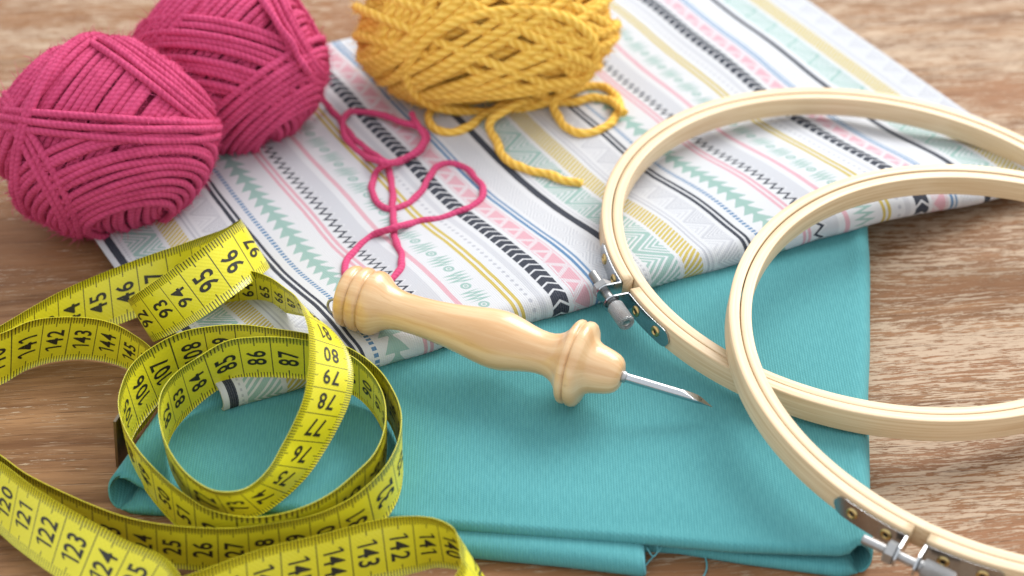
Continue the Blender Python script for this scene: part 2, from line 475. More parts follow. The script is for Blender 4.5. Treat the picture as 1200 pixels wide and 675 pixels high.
# ------------------------------------------------------------------ teal cloth
def polyx(pts):                             # world polyline y(x)
    p = np.array(sorted([(q[0], q[1]) for q in pts])); return lambda x: np.interp(x, p[:, 0], p[:, 1])
def build_teal():
    org = np.array([0, -8.0, 0])
    root = empty('folded_fabric', org)
    tag(root, 'plain teal cotton fabric folded flat under the printed cloth', 'fabric')
    lip = polyx([px(134, 560, .80), px(175, 566, .75), px(300, 590, .75), px(534, 611, .8), px(650, 620, .8), px(758, 628, .8), px(860, 637, .8), px(983, 641, .8), px(1016, 640, .8)])
    low = polyx([px(136, 582, .3), px(150, 598, .05), px(200, 601, .03), px(796, 645, .03), px(870, 657, .03), px(983, 672, .03), px(1004, 669, .05), px(1016, 660, .2)])
    xl, xr = px(134, 560, .6)[0]+.36, px(1016, 640, .6)[0]-.38
    bl, br = np.array([-10.25, -5.0]), np.array([13.15, 7.0])
    nt, na = 90, 14
    # cross-section parameter: top from left to right, right arc, bottom back to left, left arc
    prof = []
    for i in range(nt+1): prof.append(('t', i/nt, 0))
    for i in range(1, na): prof.append(('r', 1.0, i/na))
    for i in range(nt+1): prof.append(('b', 1-i/nt, 0))
    for i in range(1, na): prof.append(('l', 0.0, i/na))
    ws = np.r_[np.linspace(0, .12, 14)**1.0, np.linspace(.12, 1, 46)[1:]]
    th = 0.10
    curl = [(a, ) for a in np.linspace(-165, -18, 10)]
    rows = [('c', a) for a in (('in', 1.6), ('in', .9), ('in', .3))]+[('a', q) for q in np.linspace(180, 0, 9)[:-1]]+[('w', w) for w in ws]
    V, UVs = [], []
    zlo, zhi = 0.05, TEAL_TOP-0.03
    zm, rz = (zlo+zhi)/2, (zhi-zlo)/2
    for kind, t in rows:
        for sec, f, a in prof:
            x0 = xl+(xr-xl)*f
            yt, yb = float(lip(x0)), float(low(x0))
            bx, by = bl+(br-bl)*f
            w = t if kind == 'w' else 0.0
            if sec == 't': ox, z, m = 0, zhi, 0.0
            elif sec == 'b': ox, z, m = 0, zlo, 1.0
            elif sec == 'r': q = math.pi*a; ox, z, m = math.sin(q)*rz*0.85, zm+rz*math.cos(q), (1-math.cos(q))/2
            else: q = math.pi*a; ox, z, m = -math.sin(q)*rz*0.85, zm-rz*math.cos(q), 1-(1-math.cos(q))/2
            yf = yt*(1-m)+yb*m
            X = x0+(bx-x0)*w+ox; Y = yf+(by-yf)*w
            X += (.05*math.sin(Y*.45+x0*.2)+.012*math.sin(Y*1.3+1.0))*(1 if f > .9 or f < .1 else 0.0) if sec in 'rl' else 0.0
            back = 0.0
            lw = 1.0 if sec == 't' else 0.0
            if sec == 't': lw = float(ss(0.0, .035, f)*ss(1.0, .985, f))
            if sec == 't':
                sag = 0.10*ss(1.4, 0, (Y-yf))*(1-w)
                puff = 0.07*math.sin(.62*X+.35*Y+0.5)*math.sin(Y*0.45-.2*X+.4)+0.05*math.sin(0.45*X-Y*.5)+.02*math.sin(1.3*X+.9*Y)
                z += (-sag*lw+puff*lw*float(ss(0, .1, w)))
            rr = 0.13
            if sec == 'b':           # the lower layer ends in a small roll of its own
                lb = float(ss(0.0, .035, f)*ss(1.0, .985, f))
                if kind == 'a': q = R_(t); Y -= lb*math.sin(q)*.13; z += lb*(1-math.cos(q))*.13
                elif kind == 'c': Y += lb*t[1]; z += lb*.26
            if kind == 'a':          # rounded lip rolling under
                q = R_(t); Y += lw*(-math.sin(q)*rr); z += lw*(-(1-math.cos(q))*rr)
            elif kind == 'c':
                Y += lw*t[1]; z -= lw*(2*rr)
            V.append((X, Y, z)); UVs.append((X, Y if sec != 'b' else -Y))
    Fc = grid_faces(len(rows), len(prof), False, True)
    o = mesh_obj('top_layer', V, Fc, MT['teal'], root, UVs, origin=org)
    so = o.modifiers.new('thickness', 'SOLIDIFY'); so.thickness = 0.0009; so.offset = -1
    # under fold: a flattened roll that sticks out in front
    front = polyx([px(430, 634, .28), px(540, 646, .28), px(650, 658, .28), px(753, 669, .28)])
    x0, x1 = px(425, 640, .28)[0], px(753, 655, .28)[0]
    sec = [(3.5, .60), (2.6, .62), (1.6, .63), (.9, .62)]+[(.30-.33*math.sin(q), .33+.29*math.cos(q)) for q in np.linspace(0, math.pi, 12)]+[(.9, .04), (2.0, .04), (3.5, .04)]
    nx = 40; V, UVs = [], []
    for i in range(nx+1):
        x = x0+(x1-x0)*i/nx
        sl = 0
        for dy, z in sec:
            V.append((x+0.02*dy-0.12*(z-.3), front(x)+dy+.02*math.sin(x*1.1), z*(0.87+.03*math.sin(x*.8)))); UVs.append((x, sl)); sl += .18
    o = mesh_obj('under_fold', V, grid_faces(nx+1, len(sec)), MT['teal'], root, UVs, origin=org)
    so = o.modifiers.new('thickness', 'SOLIDIFY'); so.thickness = 0.0009; so.offset = -1
    # pale raw edge of that fold and loose threads
    edge = np.array(V[-len(sec):]); edge[:, 0] += .02
    emit('raw_edge', tube_data(resample(catmull(edge[2:-1], 4), .08), .055, False, 6), MT['thread'], root, org)
    def thread(pts, r=.028): emit('loose_thread', tube_data(resample(catmull(pts, 8), .06), r, False, 5), MT['thread'], root, org)
    thread([px(752, 668, .15), px(762, 656, .2), px(771, 647, .35), px(776, 639, .5), px(772, 634, .62)])
    thread([px(758, 642, .5), px(765, 652, .35), px(771, 645, .4), px(768, 636, .6)])
    thread([px(790, 640, .55), px(806, 644, .35), px(820, 646, .25), px(827, 655, .1), px(828, 667, .05), px(823, 678, .05)])
    thread([px(800, 640, .5), px(815, 640, .45), px(828, 642, .35), px(838, 645, .3)])
build_teal()

# ------------------------------------------------------------------ printed cloth
UMAX = 33.55
def build_print():
    org = np.array([1.0, 2.0, 0])
    nu = 150
    back = np.r_[np.linspace(0.0, 4, 26)[1:], np.linspace(4, 24, 50)[1:]]
    arc = np.linspace(0, math.pi, 16)
    V, UVs = [], []
    ncol = None
    e30 = np.array([math.cos(R_(30)), math.sin(R_(30))]); oo = np.array([-14.6, 1.5])
    for i in range(nu+1):
        f = i/nu; u = UMAX*f
        Pf = F0+FE*(u/ (FE@e30))
        zb = float(print_bottom(u)); wv = .03*math.sin(u*.9)+.02*math.sin(u*2.3+1)
        Pf = Pf + FN*wv
        col = []
        # the roll centre sits r behind the foremost line; path goes back -> front -> under
        cen = Pf - LD*0.42
        zt0 = float(print_top(*(cen)))
        r = max(.12, (zt0-zb)/2); zm = zb+r
        bmax = 20.35+0.15*math.sin(u*.3)
        for b in back[::-1]:
            p = cen-LD*b*(bmax/24.0)
            col.append((p[0], p[1], float(print_top(p[0], p[1])), -b*(bmax/24.0)))
        for a in arc:
            p = cen+LD*0.42*math.sin(a)
            col.append((p[0], p[1], zm+r*math.cos(a)+0.0, a*0.5*(r+.42)))
        for b in (.4, 1.0, 2.0, 3.2):
            p = cen-LD*b
            dz = 0.02*b
            col.append((p[0], p[1], zb+dz, math.pi*.5*(r+.42)+b))
        ncol = len(col)
        for q in col:
            V.append(q[:3]); UVs.append((u, q[3]))
    o = mesh_obj('printed_fabric', V, grid_faces(nu+1, ncol), MT['cloth'], None, UVs, origin=org)
    o.location = tuple(org*S)
    so = o.modifiers.new('thickness', 'SOLIDIFY'); so.thickness = 0.0010; so.offset = -1
    tag(o, 'white cotton fabric printed with stripes of navy, pink, sage and gold motifs', 'fabric')
build_print()

# ------------------------------------------------------------------ embroidery hoops
HOOP_R, RING_T, RING_H = 9.80, 0.36, 0.85
def hoop_frame(cx, cy, cz, ax, ay):
    n = np.array([-ax, -ay, 1.0]); n /= np.linalg.norm(n)
    X = np.array([1.0, 0, 0]); X -= (X@n)*n; X /= np.linalg.norm(X)
    return np.array([cx, cy, cz]), X, np.cross(n, X), n
def ring_mesh(r0, r1, h0, h1, a0, a1, n, bev=.042):
    """local: rectangle section with rounded corners swept over angles a0..a1; closed when a1-a0 = 2 pi"""
    closed = abs(a1-a0-2*math.pi) < 1e-6
    sec = []
    for (cx, cy, q0) in ((r1-bev, h1-bev, 0), (r0+bev, h1-bev, 90), (r0+bev, h0+bev, 180), (r1-bev, h0+bev, 270)):
        for k in range(4): q = R_(q0+30*k); sec.append((cx+bev*math.cos(q), cy+bev*math.sin(q)))
    m = len(sec); per = np.r_[0, np.cumsum([math.dist(sec[i], sec[(i+1) % m]) for i in range(m)])]
    V = []; Fc = []; UVs = []
    cnt = n if closed else n+1
    for i in range(cnt):
        a = a0+(a1-a0)*i/n
        for r, h in sec: V.append((r*math.cos(a), r*math.sin(a), h))
    rm = (r0+r1)/2
    for i in range(n):
        i2 = (i+1) % cnt; s0, s1 = a0*rm+(a1-a0)*rm*i/n, a0*rm+(a1-a0)*rm*(i+1)/n
        for j in range(m):
            j2 = (j+1) % m
            Fc.append((i*m+j, i2*m+j, i2*m+j2, i*m+j2)); UVs += [(s0, per[j]), (s1, per[j]), (s1, per[j+1]), (s0, per[j+1])]
    if not closed:
        Fc.append(tuple(range(m))); UVs += [(0, p) for p in per[:-1]]
        Fc.append(tuple(reversed(range(n*m, n*m+m)))); UVs += [(0, p) for p in per[:-1]]
    return np.array(V), Fc, UVs
def build_hoop():
    """local frame: ring axis = z, ring top at z = RING_H, gap at angle 0, screw head towards +y"""
    root = empty('embroidery_hoop')
    z0 = (0, 0, 0)
    # inner ring sits a hair lower
    emit('inner_ring', ring_mesh(HOOP_R-2*RING_T-.035, HOOP_R-RING_T-.035, .03, RING_H-.03, 0, 2*math.pi, 180), MT['ring'], root, z0)
    ga = 0.26/HOOP_R
    emit('outer_ring', ring_mesh(HOOP_R-RING_T, HOOP_R, 0, RING_H, ga, 2*math.pi-ga, 180), MT['ring'], root, z0)
    R = HOOP_R+.012; t = .065; zc = RING_H*.46; hh = .35
    XO = R+t+.52                               # screw axis distance from centre
    for sgn in (1, -1):
        # plate following the ring, rounded far end, then a tab turned outwards
        a0 = ga*1.05; a1 = a0+2.45/HOOP_R
        V, Fc, UVs = [], [], []
        n = 22
        for i in range(n+1):
            f = i/n; a = a0+(a1-a0)*f
            d = (1-f)*(a1-a0)*HOOP_R
            hw = hh if d > hh else max(.05, math.sqrt(max(0, hh*hh-(hh-d)**2)))
            for r in (R, R+t):
                for k in range(5):
                    V.append((r*math.cos(sgn*a), r*math.sin(sgn*a), zc-hw+2*hw*k/4))
        m = 10
        for i in range(n):
            for k in range(4):
                A = i*m
                Fc.append((A+5+k, A+m+5+k, A+m+6+k, A+6+k)); Fc.append((A+k, A+k+1, A+m+k+1, A+m+k))
            A = i*m
            Fc.append((A, A+m, A+m+5, A+5)); Fc.append((A+4, A+9, A+m+9, A+m+4))
        A = n*m
        for k in range(4): Fc.append((A+k, A+k+1, A+6+k, A+5+k))
        # tab: rounded plate at y = sgn*ys, from the ring out beyond the screw
        ys = R*math.sin(a0)
        prof = [(R-.0, zc-hh), (XO, zc-hh)]+[(XO+hh*math.sin(q), zc-hh*math.cos(q)) for q in np.linspace(0.3, math.pi-.3, 9)]+[(XO, zc+hh), (R-.0, zc+hh)]
        b = len(V); k = len(prof)
        for yy in (ys-.002, ys+t): V += [(x, sgn*yy, z) for x, z in prof]
        Fc.append(tuple(b+i for i in range(k))); Fc.append(tuple(b+k+i for i in reversed(range(k))))
        for i in range(k): Fc.append((b+i, b+k+i, b+k+(i+1) % k, b+(i+1) % k))
        br = mesh_obj('bracket', V, Fc, MT['steel'], root, smooth=False)
        bm = bmesh.new(); bm.from_mesh(br.data); bmesh.ops.recalc_face_normals(bm, faces=bm.faces); bm.to_mesh(br.data); bm.free()
        for dist in (.62, 1.78):
            a = a0+dist/HOOP_R; A = np.array([(R+t)*math.cos(sgn*a), (R+t)*math.sin(sgn*a), zc]); D = np.array([math.cos(sgn*a), math.sin(sgn*a), 0])
            rv = emit('rivet', lathe([(0, .195), (.03, .19), (.055, .16), (.06, .12), (.045, .095), (-.02, .085)], A, D, 24, False), MT['brass'], br, z0)
            emit('rivet_hole', lathe([(-.005, .09), (.012, .085), (.0121, .002)], A, D, 16, False), MT['hole'], rv, z0)
    # screw along +y : thread end on the -y side, knurled head on the +y side
    ax = np.array([0, 1.0, 0])
    y0 = -1.42
    prof = []
    for i in range(60):
        f = i/59; rr = .140+.022*(1 if i % 2 else -1); prof.append((f*2.35, rr*(.75 if i in (0,) else 1)))
    emit('screw', lathe(prof, np.array([XO, y0, zc]), ax, 20), MT['screw'], root, z0)
    nv = []
    hexp = [(-.16, .30), (-.13, .36), (.13, .36), (.16, .30)]
    emit('hex_nut', lathe(hexp, np.array([XO, -ga*HOOP_R-t-.19, zc]), ax, 6), MT['screw'], root, z0, False)
    emit('collar', lathe([(0, .20), (.14, .20)], np.array([XO, ga*HOOP_R+t+.02, zc]), ax, 20), MT['screw'], root, z0)
    emit('thumb_screw', lathe([(0, .24), (.03, .29), (.90, .29), (.95, .25), (.95, .15), (.90, .13)], np.array([XO, ga*HOOP_R+t+.15, zc]), ax, 32), MT['knurl'], root, z0)
    return root
def place_hoop(root, frame, px_gap):
    c, X, Y, n = frame
    base = c-n*RING_H
    d = ray(*px_gap); q = CAM+d*(((c-CAM)@n)/(d@n))
    g = q-c; g -= (g@n)*n; g /= np.linalg.norm(g)
    gy = np.cross(n, g)
    from mathutils import Matrix
    M = Matrix(((g[0], gy[0], n[0], base[0]*S), (g[1], gy[1], n[1], base[1]*S), (g[2], gy[2], n[2], base[2]*S), (0, 0, 0, 1)))
    root.matrix_world = M
def copy_tree(o, parent=None):
    c = o.copy(); C.objects.link(c); c.parent = parent
    for ch in list(o.children): copy_tree(ch, c)
    return c
h1 = build_hoop()
h2 = copy_tree(h1)
place_hoop(h1, hoop_frame(12.91, .443, 1.95, -.078, .013), (736, 333))
place_hoop(h2, hoop_frame(16.71, -6.65, 2.50, -.095, .070), (1081, 621))
tag(h1, 'pale wooden embroidery hoop lying beneath the other, its screw beside the punch needle', 'embroidery hoop', 'wooden embroidery hoops')
tag(h2, 'pale wooden embroidery hoop leaning on top of the other, its screw over bare wood', 'embroidery hoop', 'wooden embroidery hoops')

# ------------------------------------------------------------------ punch needle
def build_needle():
    A = px(401, 344, 2.98); B = px(729, 441, 2.42)
    ax = B-A; L = np.linalg.norm(ax); D = ax/L
    org = np.array([*(A+B)[:2]/2, 0.98])
    root = empty('punch_needle', org)
    tag(root, 'turned wooden punch needle with steel tip resting across both fabrics', 'punch needle')
    k = L/9.9
    P = [(0.0, .30), (.015, .66), (.07, .90), (.18, 1.01), (.33, 1.04), (.44, 1.01), (.475, .925), (.51, 1.005), (.62, 1.075), (.78, 1.08), (.87, 1.03), (.905, .935), (.94, 1.00), (1.06, 1.075), (1.22, 1.085), (1.36, 1.04), (1.48, .95), (1.60, .85), (1.74, .76), (1.95, .685), (2.25, .64), (2.7, .635), (3.3, .665), (3.9, .725), (4.45, .81), (4.95, .90), (5.35, .955), (5.65, .97), (5.95, .945), (6.3, .865), (6.65, .775), (6.95, .715), (7.2, .695), (7.4, .71), (7.58, .765), (7.74, .86), (7.88, 1.0), (7.97, 1.15), (8.03, 1.28), (8.09, 1.36), (8.16, 1.395), (8.24, 1.39), (8.29, 1.345), (8.315, 1.28), (8.34, 1.35), (8.42, 1.405), (8.54, 1.41), (8.63, 1.37), (8.70, 1.27), (8.75, 1.13), (8.80, 1.00), (8.88, .89), (9.02, .815), (9.25, .76), (9.48, .705), (9.66, .64), (9.78, .56), (9.85, .47), (9.89, .37), (9.9, .2)]
    P = [(t*k, r) for t, r in P]
    emit('wooden_handle', lathe(P, A, D, 72), MT['handle'], root, org)
    # steel shaft with an oblique, grooved point
    T0 = B-D*.15; tip = px(838, 473.5, 1.72); d2 = tip-B; L2 = np.linalg.norm(d2); D2 = d2/L2
    emit('ferrule', lathe([(-.1, .19), (.10, .19), (.13, .17)], B, D2, 24), MT['screw'], root, org)
    N = np.array([0, 0, 1.0]); N -= (N@D2)*D2; N /= np.linalg.norm(N); Bn = np.cross(D2, N)
    V, uv = [], []; sides = 24; rows = 40
    for i in range(rows):
        t = i/(rows-1)*L2; r = .155
        for j in range(sides):
            q = j/sides*2*math.pi; a, b = math.cos(q)*r, math.sin(q)*r
            # oblique cut: the upper side is planed away over the last part
            cut = np.interp(t, [L2-1.05, L2-.45, L2], [r, .02, -r*.96])
            side = np.interp(t, [L2-.55, L2], [1, .12])
            a = min(a, cut)
            V.append(B-D2*.05+D2*t+N*a+Bn*b*side); uv.append((t, q))
    Fc = grid_faces(rows, sides, False, True)
    Fc = [f[::-1] for f in Fc]+[tuple(range(sides)), tuple(reversed(range((rows-1)*sides, rows*sides)))]
    o = mesh_obj('needle_shaft', V, Fc, MT['steel'], root, origin=org)
    bm = bmesh.new(); bm.from_mesh(o.data); bmesh.ops.recalc_face_normals(bm, faces=bm.faces); bm.to_mesh(o.data); bm.free()
    m = o.modifiers.new('edge', 'EDGE_SPLIT'); m.split_angle = R_(40)
    # the eye hole just behind the point
    e = B+D2*(L2-.50)-N*.02
    emit('needle_eye', lathe([(-.03, .055), (.03, .055)], e, N, 12), MT['hole'], root, org)
    # small wire loop screwed into the handle's end
    c = A-D*.26+np.array([0, 0, -.62]); pts = []
    X = D; Y = np.cross(D, [0, 0, 1.0]); Y /= np.linalg.norm(Y); Z = np.cross(X, Y)
    for q in np.linspace(0, 2*math.pi, 28)[:-1]: pts.append(c+X*.30*math.cos(q)+(Y*.35+Z*.75)/np.linalg.norm([.35, .75])*.24*math.sin(q))
    emit('screw_eye', tube_data(np.array(pts), .05, True, 8, centre=c), MT['screw'], root, org)
build_needle()

# ------------------------------------------------------------------ yarn
def ring_pts(n, d, rad3, rot, cen, layer, strand, seed):
    r = np.random.default_rng(seed)
    n = np.asarray(n, float); n /= np.linalg.norm(n)
    a = np.cross(n, [0.31, 0.2, 0.93]); a /= np.linalg.norm(a); b = np.cross(n, a)
    N = int(2*math.pi*max(rad3)*math.sqrt(max(.02, 1-d*d))/0.17)+16
    q = np.linspace(0, 2*math.pi, N, endpoint=False)
    p1, p2, p3 = r.uniform(0, 6.28, 3)
    dd = d+.006*np.sin(q*2+p1)+.005*np.sin(q*3+p2)
    dd = np.clip(dd, -.985, .985)
    s = np.sqrt(1-dd*dd)
    P = dd[:, None]*n+s[:, None]*(np.cos(q)[:, None]*a+np.sin(q)[:, None]*b)
    rad3 = np.asarray(rad3, float)
    nrm = P/rad3; nrm /= np.linalg.norm(nrm, axis=1)[:, None]
    P = P*rad3+nrm*(layer*strand+.05*strand*np.sin(q*4+p3)+r.uniform(-.13, .13)*strand)[:, None]
    return P@rot.T+cen
VIEW = np.stack([RIGHT, UP, -FWD], 1)       # columns: right, up, towards the lens at build time
def rotz(a):
    c, s = math.cos(a), math.sin(a); return np.array([[c, -s, 0], [s, c, 0], [0, 0, 1.0]])
def build_ball(label, group, cen, rad3, roll, strand, bundles, mats, tails, tail_r, base_z):
    org = np.array([cen[0], cen[1], base_z])
    root = empty('yarn_ball', org)
    tag(root, label, 'yarn', group)
    rot = VIEW@rotz(roll)
    parts = []; sd = 100
    for n, d0, d1, layer in bundles:
        n = np.asarray(n, float); n /= np.linalg.norm(n)
        ext = math.sqrt(sum((n[i]*rad3[i])**2 for i in range(3)))
        pitch = strand*.96/ext
        cnt = max(1, int(round((d1-d0)/pitch)))
        # rows get closer in d near the poles so the strands stay side by side on the curved surface
        t0, t1 = math.asin(max(-.97, d0)), math.asin(min(.97, d1))
        cnt = max(1, int(round(abs(t1-t0)/(strand*.96/ext))))
        for i in range(cnt):
            t = t0+(t1-t0)*(i+.5)/cnt+RNG.uniform(-.12, .12)*(t1-t0)/cnt
            nn = n+RNG.normal(0, .012, 3)
            sd += 1
            P = ring_pts(nn, math.sin(t), rad3, rot, cen, layer+RNG.uniform(0, .12), strand, sd)
            m_ = len(P); q_ = np.arange(m_)/m_*6.2832
            rr_ = strand*.5*RNG.uniform(.94, 1.07)*(1+.05*np.sin(q_*RNG.integers(3, 7)+RNG.uniform(0, 6))+.035*np.sin(q_*RNG.integers(8, 15)+RNG.uniform(0, 6)))
            parts.append(tube_data(P, rr_, True, 8, centre=cen, s0=RNG.uniform(0, 9)))
    # stray fibres standing off the strands
    fv, ff, fu = [], [], []
    allv = np.concatenate([p[0] for p in parts]); nf = 52000
    pick = RNG.integers(0, len(allv), nf); P0 = allv[pick]
    out = P0-cen; out /= np.linalg.norm(out, axis=1)[:, None]
    dirv = out*RNG.uniform(.15, .9, (nf, 1))+RNG.normal(0, .8, (nf, 3)); dirv /= np.linalg.norm(dirv, axis=1)[:, None]
    L = RNG.gamma(2.2, .072, (nf, 1))
    side = np.cross(dirv, RNG.normal(0, 1, (nf, 3))); side /= np.linalg.norm(side, axis=1)[:, None]; side *= .0085
    bend = RNG.normal(0, .35, (nf, 3))*L
    P1 = P0+dirv*L*.5+bend*.25; P2 = P0+dirv*L+bend
    fv = np.stack([P0-side, P0+side, P1+side, P1-side, P2], 1).reshape(-1, 3)
    ff = [q for i in range(nf) for q in ((5*i, 5*i+1, 5*i+2, 5*i+3), (5*i+3, 5*i+2, 5*i+4))]
    fu = [(a, .3) for a in RNG.uniform(0, 9, nf) for _ in range(7)]
    parts.append((fv, ff, fu))
    emit('yarn_winding', join(parts), mats[0], root, org)
    # inner mass in darkened wool colour: painted shade for the gaps between strands
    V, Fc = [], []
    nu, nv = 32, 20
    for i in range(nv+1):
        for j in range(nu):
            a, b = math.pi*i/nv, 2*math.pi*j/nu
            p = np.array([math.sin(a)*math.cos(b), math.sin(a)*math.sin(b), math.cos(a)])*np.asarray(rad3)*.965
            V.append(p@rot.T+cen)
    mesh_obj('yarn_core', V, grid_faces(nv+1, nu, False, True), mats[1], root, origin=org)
    for pts in tails:
        P = resample(catmull(pts, 10), .11); m_ = len(P); q_ = np.arange(m_)*.11
        P = P+np.stack([.022*np.sin(q_*2.9+1)+.014*np.sin(q_*6.1), .022*np.sin(q_*3.3)+.014*np.sin(q_*5.3+2), .008*np.sin(q_*4.1)], 1)
        emit('yarn_tail', tube_data(P, tail_r*.94*(1+.06*np.sin(q_*3.7)+.05*np.sin(q_*8.3+1)), False, 9), mats[0], root, org)
    return root

SP = .275
def crop2(o, k): return lambda x, y, lift=SP*.52: on(o[0]+x/k, o[1]+y/k, lift)
t = crop2((370, 80), 2.595)
def on_ball(x, y, cen, rad3, rot, grow):
    # where the line of sight of photo pixel x, y meets the (swollen) ball
    q = (rot.T@(CAM-cen))/(np.array(rad3)+grow); d = (rot.T@ray(x, y))/(np.array(rad3)+grow)
    a, b, c = d@d, q@d, q@q-1; disc = max(0.0, b*b-a*c)
    return CAM+ray(x, y)*((-b-math.sqrt(disc))/a)
cr = px(268, 72, 3.75); RR = (3.34, 3.22, 3.1); RROT = VIEW@rotz(R_(-5))
ob = lambda x, y: on_ball(x, y, cr, RR, RROT, .62)
mag_tail = [ob(296, -8), ob(310, 4), ob(324, 24), ob(338, 46), ob(350, 66), ob(360, 82), px(368, 97, 2.6), px(378, 115, 1.75), t(40, 120), t(40, 120), t(75, 158), t(110, 208), t(160, 250), t(208, 284, .38), t(226, 315), t(231, 360), t(235, 420), t(237, 482), t(246, 530), t(262, 580), t(256, 615), t(225, 645), t(180, 668), t(125, 665), t(96, 640),
            t(90, 600), t(118, 553), t(170, 512), t(237, 484, .42), t(300, 470), t(370, 456), t(440, 436), t(490, 410), t(508, 378), t(498, 346), t(460, 308), t(410, 289), t(370, 300), t(340, 340), t(308, 390), t(265, 420), t(220, 428), t(185, 403), t(170, 360), t(182, 320), t(215, 292, .55), t(272, 279), t(318, 252), t(337, 213), t(318, 184, .40), t(250, 159, .40), t(180, 138, .3), t(115, 131), t(84, 152, .36), t(86, 192, .3), t(112, 238), t(150, 266), t(195, 284, .65), t(250, 284, .35), t(305, 252, .40), t(331, 210, .42), t(312, 176, .55), t(298, 155, .45), t(290, 138, .45)]
y = crop2((400, 0), 3.068)
YL = .20
Y1 = [px(600, 92, 2.6), px(588, 104, 1.9), y(520, 345, YL), y(440, 374, YL), y(365, 378, YL), y(318, 402, YL), y(318, 440, YL), y(350, 470, YL), y(400, 476, YL), y(460, 453, YL), y(530, 405, YL), y(590, 374, .45), y(660, 362, .35), y(740, 366, .25), y(830, 368, .25), y(900, 350, .25), y(965, 362, .25), y(1000, 385, .5), y(1018, 408, .45)]
Y2 = [px(664, 82, 2.8), y(795, 318, .9), y(772, 345, .7), y(766, 395, .3), y(795, 445, YL), y(850, 478, YL), y(910, 474, YL), y(968, 442, YL), y(1000, 395, YL), y(988, 345, YL), y(940, 312, YL), y(880, 310, YL), y(825, 335, .35), y(765, 350, .5), y(700, 352, .5), y(630, 372, .75), y(575, 405, .55), y(533, 450, .25), y(552, 500, YL), y(590, 568, YL), y(650, 606, YL), y(740, 625, YL), y(800, 650, YL), y(866, 660, YL)]

pink = (MT['pink'], MT['pinkcore'])
GM = 'magenta yarn balls'
cl = px(124, 161, 3.45)
build_ball('magenta wool ball nearest the viewer, on bare wood at the cloth\'s left corner', GM, cl, (3.72, 3.34, 3.15), R_(10), SP,
    [((.80, -.60, .05), -.92, .92, 0.0),
     ((.74, .62, -.12), .58, .90, .75),
     ((-.70, .66, -.02), .55, .90, .75),
     ((.16, -.95, .24), .26, .93, .8),
     ((-.86, .48, -.18), .33, .47, 1.25),
     ((-.93, -.28, .20), .60, .74, .95),
     ((.26, .95, .12), .05, .27, 1.3)], pink, [], SP/2, 0.0)
build_ball('magenta wool ball further back, its loose strand trailing onto the printed cloth', GM, cr, RR, R_(-5), SP,
    [((.86, -.50, .05), -.92, .92, 0.0),
     ((-.10, -.95, .25), -.12, .72, .8),
     ((.70, -.71, .02), .42, .93, 1.2),
     ((-.80, .55, .15), .62, .92, .8),
     ((.84, .50, .12), .74, .90, 1.3)], pink, [mag_tail], SP/2, 0.3)
YS = .40
cy = px(568, 28, 3.95)
bund = [((-.50, .85, .15), -.90, .90, 0.0),
        ((-.95, .22, .22), .46, .90, .6), ((.95, .12, .25), .60, .90, .6),
        ((.50, .86, .08), -.62, -.50, .7), ((.52, .85, .10), -.12, -.04, .95), ((.55, .83, .05), .30, .48, .9),
        ((-.62, .76, .18), -.20, .08, 1.3), ((-.40, .90, .18), -.62, -.42, 1.1), ((-.72, .62, .30), .36, .52, 1.3),
        ((-.10, .96, .25), -.78, -.62, 1.2), ((.66, .72, .18), .16, .23, 1.2), ((-.90, .34, .28), .52, .66, 1.1), ((.16, -.70, .69), .62, .76, 1.3),
        ((.48, .87, .12), .08, .15, .95), ((.56, .82, .12), -.36, -.29, 1.0), ((-.60, .78, .18), .20, .27, 1.15), ((-.62, .76, .18), -.44, -.38, 1.1), ((.70, .68, .22), .42, .50, 1.0)]
build_ball('mustard yellow yarn ball with a curled tail on the printed cloth', None, cy, (4.70, 2.90, 2.85), R_(3), YS, bund, (MT['yellow'], MT['yellowcore']), [Y1, Y2], YS*.46, 1.0)

# ------------------------------------------------------------------ measuring tape
def glyphs():
    out = {}
    for ch in '0123456789':
        cu = bpy.data.curves.new('digit', 'FONT'); cu.body = ch; cu.size = 1.0; cu.resolution_u = 3; cu.offset = 0.018
        ob = bpy.data.objects.new('digit', cu); C.objects.link(ob)
        dg = bpy.context.evaluated_depsgraph_get(); ev = ob.evaluated_get(dg); me = ev.to_mesh()
        bm = bmesh.new(); bm.from_mesh(me); ev.to_mesh_clear()
        bmesh.ops.triangulate(bm, faces=bm.faces)
        for _ in range(3):
            long = [e for e in bm.edges if e.calc_length() > .2]
            if not long: break
            bmesh.ops.subdivide_edges(bm, edges=long, cuts=1); bmesh.ops.triangulate(bm, faces=bm.faces)
        bm.verts.index_update()
        V = np.array([v.co[:2] for v in bm.verts]); Fc = [tuple(v.index for v in f.verts) for f in bm.faces]
        if ch == '1':            # plain numeral without a foot
            hN = V[:, 1].max(); q = []
            for k in range(7): q += [(.20, hN*k/7*1.0), (.31, hN*k/7*1.0)]
            q += [(.20, hN), (.31, hN), (.02, hN*.72), (.02, hN*.84), (.20, hN*.86)]
            V = np.array(q); Fc = []
            for k in range(7): Fc += [(2*k, 2*k+1, 2*k+3), (2*k, 2*k+3, 2*k+2)]
            Fc += [(16, 12, 18), (16, 18, 17), (17, 18, 14)]
        w = V[:, 0].max()-V[:, 0].min()
        V[:, 0] -= V[:, 0].min()
        out[ch] = (V, Fc, w); bm.free()
        bpy.data.objects.remove(ob); bpy.data.curves.remove(cu)
    return out
def solve_upper(Lw, ux, uy, W, near=True):
    d = ray(ux, uy); oc = CAM-Lw
    b = d@oc; c = oc@oc-W*W; disc = b*b-c
    if disc < 0: t = -b
    else: t = -b-math.sqrt(disc) if near else -b+math.sqrt(disc)
    U = CAM+d*t
    return Lw+(U-Lw)/np.linalg.norm(U-Lw)*W

